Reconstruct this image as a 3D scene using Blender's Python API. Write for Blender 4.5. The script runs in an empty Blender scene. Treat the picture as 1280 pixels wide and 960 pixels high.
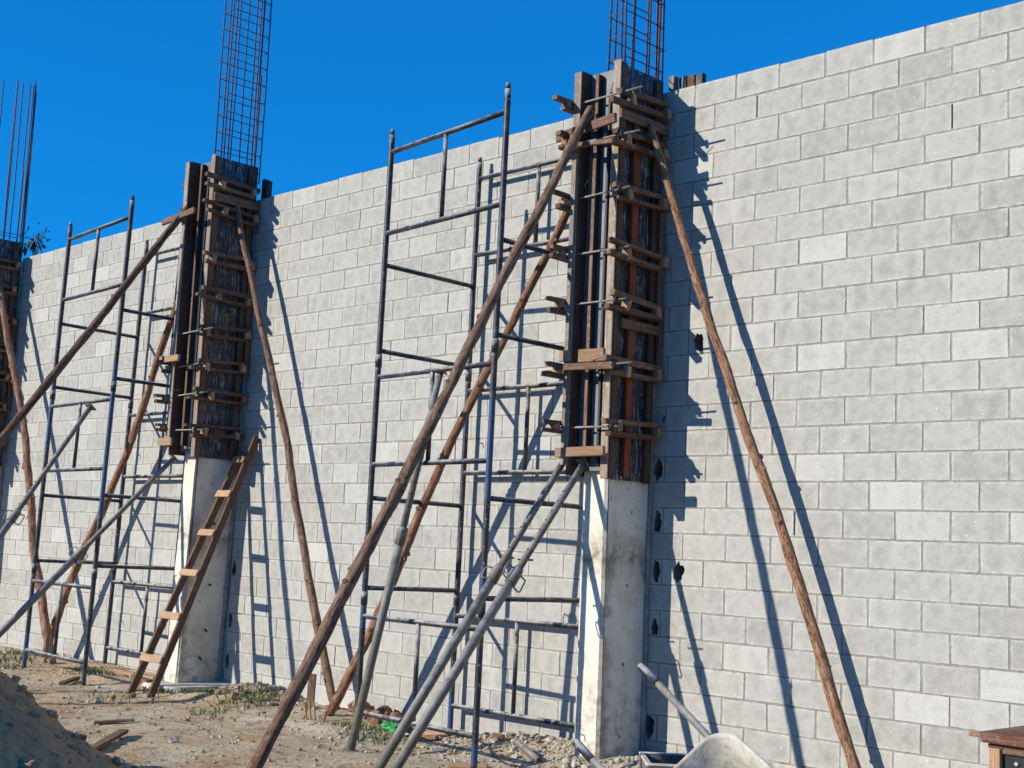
import bpy, bmesh, math, random
import numpy as np
from mathutils import Vector, Matrix, noise
random.seed(7); rng = random.Random(11)
S = bpy.context.scene; COL = S.collection
V = Vector

# ------------------------------------------------------------------ objects, naming
def link(name, me, mats, parent=None):
    o = bpy.data.objects.new(name, me); COL.objects.link(o)
    if me is not None:
        for m in (mats if isinstance(mats, (list, tuple)) else [mats]): me.materials.append(m)
    if parent: o.parent = parent
    return o
def tag(o, label, cat, group=None, kind=None):
    if label: o['label'] = label
    if cat: o['category'] = cat
    if group: o['group'] = group
    if kind: o['kind'] = kind
    return o
def empty(name, loc, label, cat, group=None):
    o = bpy.data.objects.new(name, None); COL.objects.link(o); o.location = loc; o.empty_display_size = .2
    return tag(o, label, cat, group)

# ------------------------------------------------------------------ mesh builder (world coordinates, moved to the parent's origin on build)
class MB:
    def __init__(s): s.v=[]; s.f=[]; s.uv=[]; s.mi=[]; s.tone=[]; s.sm=[]
    def add(s, vs, fs, uvs=None, mi=0, tone=None, smooth=False):
        b=len(s.v); s.v += [tuple(p) for p in vs]
        t = rng.random() if tone is None else tone
        for k,f in enumerate(fs):
            s.f.append([b+i for i in f]); s.uv.append(uvs[k] if uvs else [(0,0)]*len(f)); s.mi.append(mi); s.tone.append(t); s.sm.append(smooth)
    def box(s, o, ax, ay, az, mi=0, tone=None, bev=.004, jit=0.0):
        """box from corner o spanned by vectors; chamfered; uv along the longest axis in metres"""
        o,ax,ay,az=V(o),V(ax),V(ay),V(az)
        if ax.cross(ay).dot(az) < 0: ax,ay = ay,ax
        L=[ax.length,ay.length,az.length]; A=[ax/L[0],ay/L[1],az/L[2]]
        b=min(bev,min(L)*.3); bm=bmesh.new()
        vs=[bm.verts.new(o+ax*i+ay*j+az*k+V([rng.uniform(-jit,jit) for _ in range(3)])) for k in (0,1) for j in (0,1) for i in (0,1)]
        for f in ((0,2,3,1),(4,5,7,6),(0,1,5,4),(2,6,7,3),(0,4,6,2),(1,3,7,5)): bm.faces.new([vs[i] for i in f])
        if b>0.0005: bmesh.ops.bevel(bm, geom=bm.edges[:]+bm.verts[:], offset=b, segments=1, affect='EDGES')
        li=max(range(3),key=lambda i:L[i]); r0=rng.uniform(0,50)
        oth=[i for i in range(3) if i!=li]
        bm.verts.index_update()
        vv=[v.co.copy() for v in bm.verts]; ff=[[v.index for v in f.verts] for f in bm.faces]; uu=[]
        for f in bm.faces:
            uu.append([((v.co-o).dot(A[li])+r0, (v.co-o).dot(A[oth[0]])+(v.co-o).dot(A[oth[1]])+r0*.37) for v in f.verts])
        s.add(vv,ff,uu,mi,tone); bm.free()
    def cbox(s, c, sx, sy, sz, **k):
        s.box((c[0]-sx/2,c[1]-sy/2,c[2]-sz/2),(sx,0,0),(0,sy,0),(0,0,sz),**k)
    def beam(s, p0, p1, w, h, up=(0,0,1), **k):
        """board from p0 to p1 (centre line), w across, h along up"""
        p0,p1=V(p0),V(p1); d=(p1-p0).normalized(); up=V(up); x=d.cross(up)
        if x.length<1e-4: x=d.cross(V((1,0,0)))
        x.normalize(); u=x.cross(d).normalized()
        s.box(p0-x*w/2-u*h/2,(p1-p0),x*w,u*h,**k)
    def tube(s, pts, rad, n=12, mi=0, tone=None, rough=0.0, cap=True, seed=0, mifn=None):
        pts=[V(p) for p in pts]; R=rad if isinstance(rad,(list,tuple)) else [rad]*len(pts)
        vs=[];t=rng.random() if tone is None else tone
        dprev=None; x=None; ls=[0]
        for i in range(1,len(pts)): ls.append(ls[-1]+(pts[i]-pts[i-1]).length)
        for i,p in enumerate(pts):
            d=(pts[min(i+1,len(pts)-1)]-pts[max(i-1,0)]).normalized()
            if x is None:
                x=d.cross(V((0,0,1)));  x = x if x.length>.05 else d.cross(V((0,1,0)))
            x=(x-d*x.dot(d)).normalized(); y=d.cross(x)
            for k in range(n):
                a=2*math.pi*k/n; r=R[i]
                if rough: r*=1+rough*noise.noise(V((math.cos(a)*1.3+seed*7.3,math.sin(a)*1.3,ls[i]*4.5)))+.5*rough*noise.noise(V((math.cos(a)*3+seed,math.sin(a)*3+5,ls[i]*14)))
                vs.append(p+(x*math.cos(a)+y*math.sin(a))*r)
        fs=[];uu=[];r0=rng.uniform(0,40)
        mis=[]
        for i in range(len(pts)-1):
            for k in range(n):
                k2=(k+1)%n; fs.append([i*n+k,i*n+k2,(i+1)*n+k2,(i+1)*n+k])
                uu.append([(ls[i]+r0,k/n*.25),(ls[i]+r0,(k+1)/n*.25),(ls[i+1]+r0,(k+1)/n*.25),(ls[i+1]+r0,k/n*.25)])
                mis.append(mifn((pts[i]+pts[i+1])/2) if mifn else mi)
        b=len(s.v); s.add(vs,fs,uu,mi,t,True)
        for q,m_ in enumerate(mis): s.mi[len(s.mi)-len(mis)+q]=m_
        if cap:
            for ring,rev in ((0,True),(len(pts)-1,False)):
                f=[b+ring*n+k for k in range(n)]
                s.f.append(f[::-1] if rev else f); s.uv.append([(r0+.01*math.cos(6.283*k/n),.1+.02*math.sin(6.283*k/n)) for k in range(n)]); s.mi.append(mi); s.tone.append(min(1,t+.25)); s.sm.append(False)
    def build(s, name, mats, parent=None, origin=None):
        me=bpy.data.meshes.new(name)
        if parent is not None:
            off=V(parent.location); q=parent.parent
            while q is not None: off+=V(q.location); q=q.parent
        else: off=V(origin) if origin is not None else V((0,0,0))
        me.from_pydata([tuple(V(p)-off) for p in s.v],[],s.f)
        u=me.uv_layers.new(name='UVMap'); flat=[c for f in s.uv for q in f for c in q]; u.data.foreach_set('uv',flat)
        a=me.attributes.new('tone','FLOAT','FACE'); a.data.foreach_set('value',s.tone)
        me.polygons.foreach_set('use_smooth',s.sm)
        o=link(name,me,mats,parent); me.polygons.foreach_set('material_index',s.mi); me.update()
        if parent is None and origin is not None: o.location=origin
        return o

# ------------------------------------------------------------------ materials
class NT:
    def __init__(s,name):
        s.m=bpy.data.materials.new(name); s.m.use_nodes=True; s.t=s.m.node_tree; s.t.nodes.clear()
        s.out=s.n('ShaderNodeOutputMaterial'); s.b=s.n('ShaderNodeBsdfPrincipled'); s.l(s.b.outputs[0],s.out.inputs[0])
    def n(s,ty,**k):
        o=s.t.nodes.new(ty)
        for a,b in k.items(): setattr(o,a,b)
        return o
    def l(s,a,b): s.t.links.new(a,b)
    def inp(s,sock,val):
        if hasattr(val,'links'): s.l(val,sock)
        else: sock.default_value=val
    def noise(s,vec,scale,detail=4,rough=.6,dist=0):
        o=s.n('ShaderNodeTexNoise'); o.inputs['Scale'].default_value=scale; o.inputs['Detail'].default_value=detail; o.inputs['Roughness'].default_value=rough; o.inputs['Distortion'].default_value=dist
        if vec is not None: s.l(vec,o.inputs['Vector'])
        return o.outputs['Fac']
    def ramp(s,fac,stops,interp='LINEAR'):
        o=s.n('ShaderNodeValToRGB'); s.l(fac,o.inputs[0]); e=o.color_ramp.elements; o.color_ramp.interpolation=interp
        while len(e)<len(stops): e.new(.5)
        for q,(p,c) in zip(e,stops):
            q.position=p; q.color=(*c,1) if isinstance(c,(tuple,list)) else (c,c,c,1)
        return o.outputs[0]
    def mix(s,fac,a,b,mode='MIX'):
        o=s.n('ShaderNodeMix',data_type='RGBA',blend_type=mode,clamp_factor=True)
        s.inp(o.inputs[0],fac); s.inp(o.inputs[6],a if hasattr(a,'links') else (*a,1)); s.inp(o.inputs[7],b if hasattr(b,'links') else (*b,1)); return o.outputs[2]
    def math(s,op,a,b=None,c=None):
        o=s.n('ShaderNodeMath',operation=op); s.inp(o.inputs[0],a)
        if b is not None: s.inp(o.inputs[1],b)
        if c is not None: s.inp(o.inputs[2],c)
        return o.outputs[0]
    def mapr(s,v,a,b,c,d):
        o=s.n('ShaderNodeMapRange'); s.l(v,o.inputs[0])
        for i,x in enumerate((a,b,c,d)): o.inputs[i+1].default_value=x
        return o.outputs[0]
    def geo(s): return s.n('ShaderNodeNewGeometry')
    def pos(s): return s.geo().outputs['Position']
    def uv(s): return s.n('ShaderNodeUVMap',uv_map='UVMap').outputs[0]
    def attr(s,nm): return s.n('ShaderNodeAttribute',attribute_name=nm).outputs['Fac']
    def scale(s,vec,v):
        o=s.n('ShaderNodeVectorMath',operation='MULTIPLY'); s.l(vec,o.inputs[0]); o.inputs[1].default_value=v; return o.outputs[0]
    def bump(s,h,strength=.3,dist=.01):
        o=s.n('ShaderNodeBump'); s.l(h,o.inputs['Height']); o.inputs['Strength'].default_value=strength; o.inputs['Distance'].default_value=dist; s.l(o.outputs[0],s.b.inputs['Normal'])
    def fin(s,col,rough=.85,metal=0,spec=.3):
        s.inp(s.b.inputs['Base Color'],col if hasattr(col,'links') else (*col,1)); s.inp(s.b.inputs['Roughness'],rough); s.inp(s.b.inputs['Metallic'],metal); s.b.inputs['Specular IOR Level'].default_value=spec
        return s.m

def mat_block():
    t=NT('concrete_block'); uv=t.uv(); sep=t.n('ShaderNodeSeparateXYZ'); t.l(uv,sep.inputs[0]); p=t.pos()
    tone=t.attr('tone'); tone2=t.attr('tone2')
    off=t.n('ShaderNodeVectorMath',operation='ADD'); t.l(p,off.inputs[0]); cmb=t.n('ShaderNodeCombineXYZ'); t.l(t.math('MULTIPLY',tone,37),cmb.inputs[1]); t.l(cmb.outputs[0],off.inputs[1]); q=off.outputs[0]
    # the two hollow cells of each block dry darker than its webs
    c=t.math('COSINE',t.math('MULTIPLY',sep.outputs[0],2*math.pi*2)); cav=t.math('MULTIPLY_ADD',c,-.5,.5)
    vy=t.math('MULTIPLY_ADD',t.math('COSINE',t.math('MULTIPLY',sep.outputs[1],2*math.pi)),-.5,.5)
    cav=t.math('MULTIPLY',cav,t.math('POWER',vy,.45))
    n1=t.noise(q,4.5,4,.6,.6); n2=t.noise(q,16,3,.5); n3=t.noise(q,85,4,.75); n0=t.noise(p,.5,3); n4=t.noise(q,1.9,3)
    amt=t.math('MULTIPLY',t.math('MULTIPLY',cav,tone2),t.mapr(n1,.33,.6,.25,1.15))
    base=t.ramp(tone,[(0,(.325,.319,.287)),(.3,(.39,.384,.348)),(.7,(.43,.424,.384)),(1,(.53,.525,.48))])
    col=t.mix(t.mapr(n4,.35,.65,0,.35),base,(.43,.41,.36))
    col=t.mix(t.math('MULTIPLY',amt,.75),col,(.285,.285,.272))
    col=t.mix(t.mapr(n2,.42,.68,0,.42),col,(.475,.468,.43))
    col=t.mix(t.mapr(n2,.50,.32,0,.3),col,(.29,.285,.265))
    col=t.mix(t.mapr(n0,.5,.75,0,.4),col,(.34,.325,.28))
    edge=t.math('MINIMUM',t.math('MINIMUM',sep.outputs[0],t.math('SUBTRACT',1,sep.outputs[0])),t.math('MULTIPLY',t.math('MINIMUM',sep.outputs[1],t.math('SUBTRACT',1,sep.outputs[1])),.5))
    col=t.mix(t.math('MULTIPLY',t.mapr(edge,.005,.06,.7,0),t.mapr(n2,.35,.6,.1,1)),col,(.56,.55,.51))
    rag=t.math('ADD',edge,t.math('MULTIPLY',t.math('SUBTRACT',t.noise(q,30,4,.7),.5),.045))     # arrises chipped and smeared with mortar
    col=t.mix(t.mapr(rag,.006,.010,.85,0),col,(.22,.21,.18))
    col=t.mix(t.mapr(n3,.60,.72,0,.75),col,(.17,.168,.155)); col=t.mix(t.mapr(n3,.36,.28,0,.5),col,(.62,.61,.57))
    sp=t.noise(p,34,2,.5); col=t.mix(t.mapr(sp,.70,.74,0,.75),col,(.70,.69,.65))        # splashes of mortar
    t.bump(t.math('ADD',t.math('MULTIPLY',n2,.8),t.math('MULTIPLY',n3,1.0)),.8,.008)
    return t.fin(col,.93)
def mat_mortar():
    t=NT('mortar'); p=t.pos(); n=t.noise(p,9,4); n2=t.noise(p,70,4)
    col=t.ramp(n,[(.3,(.19,.18,.155)),(.5,(.275,.265,.23)),(.72,(.37,.36,.32))]); col=t.mix(t.mapr(n2,.5,.75,0,.5),col,(.16,.15,.13))
    t.bump(n2,.7,.01); return t.fin(col,.95)
def mat_concrete(name,dark=0.0):
    t=NT(name); p=t.pos(); n=t.noise(p,2.6,5,.65,.4); n2=t.noise(p,11,5,.7); n3=t.noise(p,120,3)
    col=t.ramp(n,[(.3,(.54,.485,.385)),(.5,(.69,.64,.53)),(.7,(.76,.715,.605))])
    sep=t.n('ShaderNodeSeparateXYZ'); t.l(p,sep.inputs[0]); z=sep.outputs[2]
    # pour line: a darker rough stain between the first and second lift, brown seep along the front arris, dirt at the foot
    nz=t.noise(p,3.1,5,.7,.5)
    band=t.math('MULTIPLY',t.mapr(t.math('ABSOLUTE',t.math('SUBTRACT',t.math('ADD',z,t.math('MULTIPLY',nz,.7)),1.95)),0,.2,1,0),t.mapr(n2,.38,.58,.15,1))
    col=t.mix(t.math('MULTIPLY',band,.85),col,(.17,.145,.10))
    seep=t.math('MULTIPLY',t.mapr(t.math('ADD',sep.outputs[1],t.math('MULTIPLY',t.math('SUBTRACT',nz,.5),.4)),-.475,-.40,1,0),t.mapr(z,1.5,1.8,1,0))
    g=t.geo(); nx=t.n('ShaderNodeSeparateXYZ'); t.l(g.outputs['Normal'],nx.inputs[0]); seep=t.math('MULTIPLY',seep,t.mapr(nx.outputs[0],.5,.9,0,1))
    col=t.mix(t.math('MULTIPLY',seep,t.mapr(n2,.35,.6,.3,.85)),col,(.23,.185,.12))
    foot=t.math('MULTIPLY',t.mapr(z,.1,.9,1,0),t.mapr(n2,.45,.6,0,1)); col=t.mix(t.math('MULTIPLY',foot,.65),col,(.27,.235,.17))
    col=t.mix(t.mapr(n2,.58,.7,0,.65),col,(.28,.25,.195)); col=t.mix(t.mapr(n3,.66,.76,0,.7),col,(.15,.14,.12))
    t.bump(t.math('ADD',n2,t.math('MULTIPLY',n3,.35)),.35,.008); return t.fin(col,.85)
def mat_wood(name,c0,c1,c2,grey=.3,cement=.25):
    t=NT(name); uv=t.uv(); tone=t.attr('tone'); p=t.pos()
    g=t.noise(t.scale(uv,(2.2,38,1)),1.6,5,.65,.6); f=t.noise(t.scale(uv,(8,170,1)),1,3); b=t.noise(p,4,4)
    col=t.ramp(g,[(.28,c0),(.52,c1),(.75,c2)])
    col=t.mix(t.mapr(f,.5,.75,0,.5),col,tuple(x*.45 for x in c0))
    col=t.mix(t.math('MULTIPLY',t.mapr(b,.4,.65,0,1),grey),col,(.25,.235,.215))
    col=t.mix(t.math('MULTIPLY',t.mapr(t.noise(p,26,4,.7),.55,.68,0,1),cement),col,(.46,.44,.40))
    o=t.n('ShaderNodeHueSaturation'); t.l(col,o.inputs['Color']); t.l(t.mapr(tone,0,1,.7,1.35),o.inputs['Value'])
    t.bump(t.math('ADD',g,t.math('MULTIPLY',f,.5)),.45,.004); return t.fin(o.outputs[0],.82)
def mat_pole(name,c0,c1,c2):
    t=NT(name); uv=t.uv(); p=t.pos(); g=t.noise(t.scale(uv,(1.6,20,1)),2.4,6,.75,1.2); k=t.noise(t.scale(uv,(1.7,7,1)),3.0,4,.65,.6); f=t.noise(t.scale(uv,(14,120,1)),1,4,.7); bk=t.noise(t.scale(uv,(1.6,6,1)),6.5,5,.75,.8)
    col=t.ramp(g,[(.32,c0),(.5,c1),(.66,c2)]); col=t.mix(t.mapr(k,.57,.67,0,.75),col,tuple(x*.4 for x in c0)); col=t.mix(t.mapr(f,.52,.66,0,.65),col,tuple(x*.4 for x in c0))
    col=t.mix(t.mapr(bk,.57,.62,0,.6),col,tuple(x*.62 for x in c0)); col=t.mix(t.mapr(bk,.40,.34,0,.7),col,tuple(min(1,x*1.35+.02) for x in c2))
    col=t.mix(t.mapr(t.noise(p,30,4,.7),.63,.69,0,.7),col,(.42,.40,.36))
    t.bump(t.math('ADD',t.math('MULTIPLY',g,.8),t.math('ADD',t.math('MULTIPLY',t.mapr(bk,.55,.61,0,1),.9),t.math('MULTIPLY',f,.6))),1.0,.010); return t.fin(col,.9,0,.2)
def mat_pipe(name,base,worn,cement=.5,rust=.3,rough=.5):
    t=NT(name); p=t.pos(); g=t.geo(); n=t.noise(p,13,5,.7); n2=t.noise(p,48,4); n3=t.noise(p,5,4)
    col=t.mix(t.mapr(n,.5,.62,0,.8),base,worn)
    col=t.mix(t.math('MULTIPLY',t.mapr(n3,.52,.62,0,1),rust),col,(.14,.075,.045))
    sep=t.n('ShaderNodeSeparateXYZ'); t.l(g.outputs['Normal'],sep.inputs[0])       # cement dropped on the upper side of lying pipes
    up=t.math('MULTIPLY',t.mapr(sep.outputs[2],.1,.65,0,1),t.mapr(n,.36,.52,0,1)); col=t.mix(t.math('MULTIPLY',up,cement),col,(.52,.51,.48))
    col=t.mix(t.math('MULTIPLY',t.mapr(n2,.62,.7,0,1),cement),col,(.45,.44,.41))
    t.bump(n2,.3,.003); return t.fin(col,rough,0.0,.45)
def mat_ply(name,base,scr,amount):
    t=NT(name); uv=t.uv(); p=t.pos(); s=t.noise(t.scale(p,(60,60,4)),1,4,.7,1.2); n=t.noise(p,4.5,4); m=t.noise(p,12,5,.7)
    col=t.mix(t.mapr(n,.35,.7,0,.8),base,tuple(x*1.9+.006 for x in base))
    col=t.mix(t.math('MULTIPLY',t.mapr(s,.51,.66,0,1),t.math('MULTIPLY',t.mapr(m,.40,.58,0,1),amount)),col,scr)
    col=t.mix(t.mapr(t.noise(p,33,4,.7),.6,.7,0,amount*.6),col,scr)
    t.bump(m,.2,.003); return t.fin(col,.55,0,.4)
def mat_plain(name,c,var=.35,rough=.8,scale=8,metal=0,bump=.3,spec=.3):
    t=NT(name); p=t.pos(); n=t.noise(p,scale,5,.65); n2=t.noise(p,scale*7,3)
    col=t.mix(t.mapr(n,.3,.7,0,1),tuple(x*(1-var) for x in c),tuple(min(1,x*(1+var)) for x in c)); t.bump(t.math('ADD',n,t.math('MULTIPLY',n2,.5)),bump,.006)
    return t.fin(col,rough,metal,spec)
def mat_ground():
    t=NT('site_ground'); p=t.pos(); big=t.noise(p,.55,4,.6,.5); mid=t.noise(p,2.3,5,.7); fine=t.noise(p,28,6,.75); peb=t.n('ShaderNodeTexVoronoi'); peb.inputs['Scale'].default_value=34; t.l(p,peb.inputs['Vector'])
    sep=t.n('ShaderNodeSeparateXYZ'); t.l(p,sep.inputs[0])
    och=t.ramp(mid,[(.3,(.54,.375,.21)),(.5,(.70,.545,.35)),(.7,(.78,.66,.47))])
    gry=t.ramp(mid,[(.3,(.53,.45,.33)),(.5,(.66,.575,.435)),(.7,(.74,.665,.53))])
    # grey crushed mortar towards the second column and along the wall foot, ochre soil elsewhere
    gx=t.mapr(t.math('ADD',sep.outputs[0],t.math('MULTIPLY',big,3.0)),-6.0,-2.6,0,1)
    gx=t.math('MULTIPLY',gx,t.mapr(t.math('ADD',sep.outputs[1],t.math('MULTIPLY',mid,.8)),-1.45,-.65,.12,1)); fac=t.math('MAXIMUM',t.math('MULTIPLY',gx,.85),t.mapr(big,.5,.62,0,.7))
    col=t.mix(fac,och,gry)
    red=t.math('MULTIPLY',t.mapr(t.noise(p,1.3,4,.65,.4),.53,.62,0,.5),t.math('SUBTRACT',1,gx)); col=t.mix(red,col,(.52,.27,.105))
    col=t.mix(t.mapr(fine,.53,.68,0,.7),col,(.20,.155,.105)); col=t.mix(t.mapr(fine,.30,.42,.6,0),col,(.70,.64,.53))
    col=t.mix(t.mapr(t.noise(p,6.5,6,.8,.3),.53,.62,0,.7),col,(.27,.185,.105)); col=t.mix(t.mapr(t.noise(p,3.1,5,.75,.4),.58,.64,0,.6),col,(.19,.17,.13))
    # away from the strip along the wall, unseen ground is darkened to cut bounce light
    far=t.math('MAXIMUM',t.mapr(sep.outputs[1],-4.2,-6.5,0,1),t.mapr(sep.outputs[1],.3,1.5,0,1)); col=t.mix(t.math('MULTIPLY',far,.9),col,(.085,.075,.045))
    col=t.mix(t.mapr(peb.outputs['Distance'],.0,.22,.35,0),col,(.55,.53,.48))
    t.bump(t.math('ADD',t.math('MULTIPLY',fine,1.0),t.math('MULTIPLY',mid,.6)),1.0,.05); return t.fin(col,.96,0,.15)
def mat_dirt():
    t=NT('dirt_pile'); p=t.pos(); a=t.noise(p,1.7,4,.6,.4); b=t.noise(p,19,6,.75)
    col=t.ramp(a,[(.3,(.46,.265,.135)),(.55,(.55,.33,.175)),(.75,(.61,.40,.235))]); col=t.mix(t.mapr(b,.5,.66,0,.7),col,(.15,.09,.05)); col=t.mix(t.mapr(b,.28,.42,.6,0),col,(.56,.42,.28))
    t.bump(b,.8,.03); return t.fin(col,.96,0,.15)

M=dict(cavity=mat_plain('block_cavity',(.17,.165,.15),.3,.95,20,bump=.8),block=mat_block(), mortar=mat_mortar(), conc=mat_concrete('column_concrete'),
 wood=mat_wood('weathered_timber',(.065,.032,.018),(.135,.07,.039),(.235,.14,.085),.10,.25),
 fresh=mat_wood('fresh_pine',(.24,.135,.07),(.36,.22,.12),(.46,.31,.19),.15,.25),
 lit=mat_wood('sunlit_cement_timber',(.12,.08,.055),(.235,.175,.13),(.38,.31,.245),.3,.5),  # paler timber: sunlight on edges put into the colour, with cement smears
 red=mat_wood('red_stained_timber',(.20,.045,.02),(.30,.075,.03),(.38,.12,.055),.05,.08),
 brown=mat_wood('dark_brown_timber',(.055,.026,.016),(.105,.052,.031),(.16,.085,.052),.15,.12),
 pole=mat_pole('bark_stripped_pole',(.125,.068,.044),(.225,.135,.088),(.33,.225,.155)),
 polered=mat_pole('reddish_pole',(.15,.062,.033),(.28,.145,.085),(.44,.285,.19)),
 polered2=mat_pole('orange_brown_pole',(.20,.085,.042),(.33,.175,.10),(.46,.30,.20)),
 poledark=mat_pole('dark_pole',(.085,.046,.032),(.15,.09,.062),(.22,.145,.105)),
 pipe=mat_pipe('painted_pipe',(.014,.019,.030),(.062,.075,.092),.75,.25),
 blue=mat_pipe('blue_paint_pipe',(.012,.052,.15),(.04,.08,.15),.35,.25),
 galv=mat_pipe('galvanised_tube',(.135,.130,.112),(.205,.195,.165),.3,.3,.6),
 iron=mat_plain('dark_iron',(.045,.04,.04),.5,.6,30,.4),
 rebar=mat_plain('rusty_rebar',(.085,.06,.085),.5,.75,25,.2), rebarred=mat_plain('fresh_rust_rebar',(.115,.062,.07),.4,.8,25,.1),
 rod=mat_plain('cement_coated_rod',(.27,.24,.21),.35,.75,30),
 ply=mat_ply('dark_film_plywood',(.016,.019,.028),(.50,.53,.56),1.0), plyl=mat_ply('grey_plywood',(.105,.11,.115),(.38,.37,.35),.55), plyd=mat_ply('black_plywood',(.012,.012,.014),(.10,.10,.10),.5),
 ground=mat_ground(), dirt=mat_dirt(),
 stone=mat_plain('rubble',(.40,.36,.29),.35,.95,14,bump=.8), stoned=mat_plain('dirt_clod',(.25,.165,.10),.4,.97,14,bump=.8), brick=mat_plain('brick_chunk',(.25,.125,.075),.4,.95,14,bump=.8),
 crust=mat_plain('cement_crust',(.50,.475,.42),.35,.93,7,bump=.9), crustd=mat_plain('dark_cement_crust',(.13,.115,.10),.75,.93,16,bump=1.),
 barrow=None, grass=mat_plain('grass',(.15,.17,.055),.5,.7,6), green=mat_plain('green_plastic',(.035,.30,.085),.4,.45,25,0,.5,.4), leaf=mat_plain('dry_dark_leaf',(.04,.05,.04),.5,.7,10), black=mat_plain('black_panel',(.013,.014,.018),.4,.55,9), bolt=mat_plain('zinc_bolt',(.55,.55,.55),.2,.35,40,.9), tyre=mat_plain('rubber',(.03,.03,.03),.3,.8,30), mark=mat_plain('ochre_mark',(.30,.20,.06),.3,.8,30))
def mat_barrow():
    t=NT('cement_caked_steel'); p=t.pos(); n=t.noise(p,6,5,.65,.5); n2=t.noise(p,40,4,.7)
    col=t.ramp(n,[(.3,(.22,.185,.135)),(.46,(.40,.365,.30)),(.62,(.56,.53,.46))]); col=t.mix(t.mapr(n2,.57,.68,0,.75),col,(.16,.14,.11)); t.bump(t.math('ADD',n,t.math('MULTIPLY',n2,.4)),.6,.012); return t.fin(col,.9)
M['barrow']=mat_barrow()

# ------------------------------------------------------------------ ground
def sstep(a,b,x):
    t=max(0,min(1,(x-a)/(b-a))); return t*t*(3-2*t)
def berm(x,y):
    b=math.exp(-((x+6.9)/.75)**2-((y+.85+.1*math.sin(x*3))/.16)**2)+.9*math.exp(-((x+5.25)/.6)**2-((y+1.02+.07*math.sin(x*4))/.17)**2)+.6*math.exp(-((x+9.3)/.8)**2-((y+.85)/.2)**2)
    return b*(1+.7*noise.noise(V((x*4,y*4,3.))))
def gz(x,y):
    n=noise.noise(V((x*.6,y*.6,1.3)))*.035+noise.noise(V((x*2.1,y*2.1,4.)))*.018
    z=n*sstep(30,12,abs(x+6))
    rub=sstep(-4.6,-3.2,x)*sstep(-.1,-1.2,x)*sstep(-1.15,-.25,y); z+=rub*(.10+.05*noise.noise(V((x*3,y*3,9))))
    rub1=math.exp(-((x+7.25)/.6)**2-((y+.15)/.35)**2); z+=rub1*.12
    z+=math.exp(-((x+5.65)/.55)**2-((y+.35)/.4)**2)*.06
    z+=berm(x,y)*.07
    z+=math.exp(-((x+10.9)/1.2)**2-((y+.6)/.7)**2)*.06
    return z
def axis(lo,hi,step,far):
    c=list(np.arange(lo,hi+1e-6,step)); out=[];d=step;x=lo
    while x>-far: d*=1.35; x-=d; out.append(x)
    a=out[::-1]; out=[];d=step;x=hi
    while x<far: d*=1.35; x+=d; out.append(x)
    return a+c+out
def make_ground():
    xs=axis(-15,2.2,.05,900); ys=axis(-4.6,.15,.045,900); vs=[];fs=[]
    nx=len(xs)
    for y in ys:
        for x in xs:
            z=gz(x,y)
            if -15<=x<=2.2 and -4.6<=y<=.15: z+=.010*noise.noise(V((x*9,y*9,2.)))+.006*noise.noise(V((x*22,y*22,7.)))
            vs.append((x,y,z))
    for j in range(len(ys)-1):
        for i in range(nx-1): fs.append((j*nx+i,j*nx+i+1,(j+1)*nx+i+1,(j+1)*nx+i))
    me=bpy.data.meshes.new('ground'); me.from_pydata(vs,[],fs); me.polygons.foreach_set('use_smooth',[True]*len(fs))
    o=link('ground',me,M['ground']); tag(o,'sandy ochre building site ground strewn with grey mortar crumbs','ground',kind='structure')
make_ground()

# ------------------------------------------------------------------ block wall
def grid_face(mb,o,U,Vv,N,W,H,res,holes,depth,uvr=(0,0,1,1),mi=0,tone=.5,hmi=None,wob=.5):
    """flat face with real holes sunk into it. holes: (cu,cv,ru,rv,seed)"""
    o,U,Vv,N=V(o),V(U),V(Vv),V(N)
    nx=max(2,int(round(W/res))); ny=max(2,int(round(H/res))); dx=W/nx; dy=H/ny
    def inside(u,v):
        for cu,cv,ru,rv,sd in holes:
            a=math.atan2((v-cv)/rv,(u-cu)/ru); r=1+wob*noise.noise(V((math.cos(a)*1.6+sd*3.7,math.sin(a)*1.6,sd)))
            if ((u-cu)/ru)**2+((v-cv)/rv)**2<r*r: return True
        return False
    ins=[[inside((i+.5)*dx,(j+.5)*dy) for i in range(nx)] for j in range(ny)]
    vid={};vs=[];fs=[];uu=[]
    def vert(i,j,back=False):
        k=(i,j,back)
        if k not in vid:
            vid[k]=len(vs); vs.append(o+U*(i*dx)+Vv*(j*dy)-N*(depth if back else 0))
        return vid[k]
    def uvp(i,j): return (uvr[0]+(uvr[2]-uvr[0])*i/nx, uvr[1]+(uvr[3]-uvr[1])*j/ny)
    hs=[];hu=[]
    for j in range(ny):
        for i in range(nx):
            if not ins[j][i]:
                fs.append([vert(i,j),vert(i+1,j),vert(i+1,j+1),vert(i,j+1)]); uu.append([uvp(i,j),uvp(i+1,j),uvp(i+1,j+1),uvp(i,j+1)])
            else:
                hs.append([vert(i,j,True),vert(i+1,j,True),vert(i+1,j+1,True),vert(i,j+1,True)])
                for (a,b,di,dj) in (((i,j),(i+1,j),0,-1),((i+1,j),(i+1,j+1),1,0),((i+1,j+1),(i,j+1),0,1),((i,j+1),(i,j),-1,0)):
                    q,w=i+di,j+dj
                    if not(0<=q<nx and 0<=w<ny) or not ins[w][q]: hs.append([vert(*a),vert(*b),vert(*b,True),vert(*a,True)])
    b=len(mb.v); mb.v+=[tuple(p) for p in vs]
    for f,u in zip(fs,uu): mb.f.append([b+k for k in f]); mb.uv.append(u); mb.mi.append(mi); mb.tone.append(tone); mb.sm.append(False)
    for f in hs: mb.f.append([b+k for k in f]); mb.uv.append([(.5,.5)]*4); mb.mi.append(mi if hmi is None else hmi); mb.tone.append(tone); mb.sm.append(False)

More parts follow.
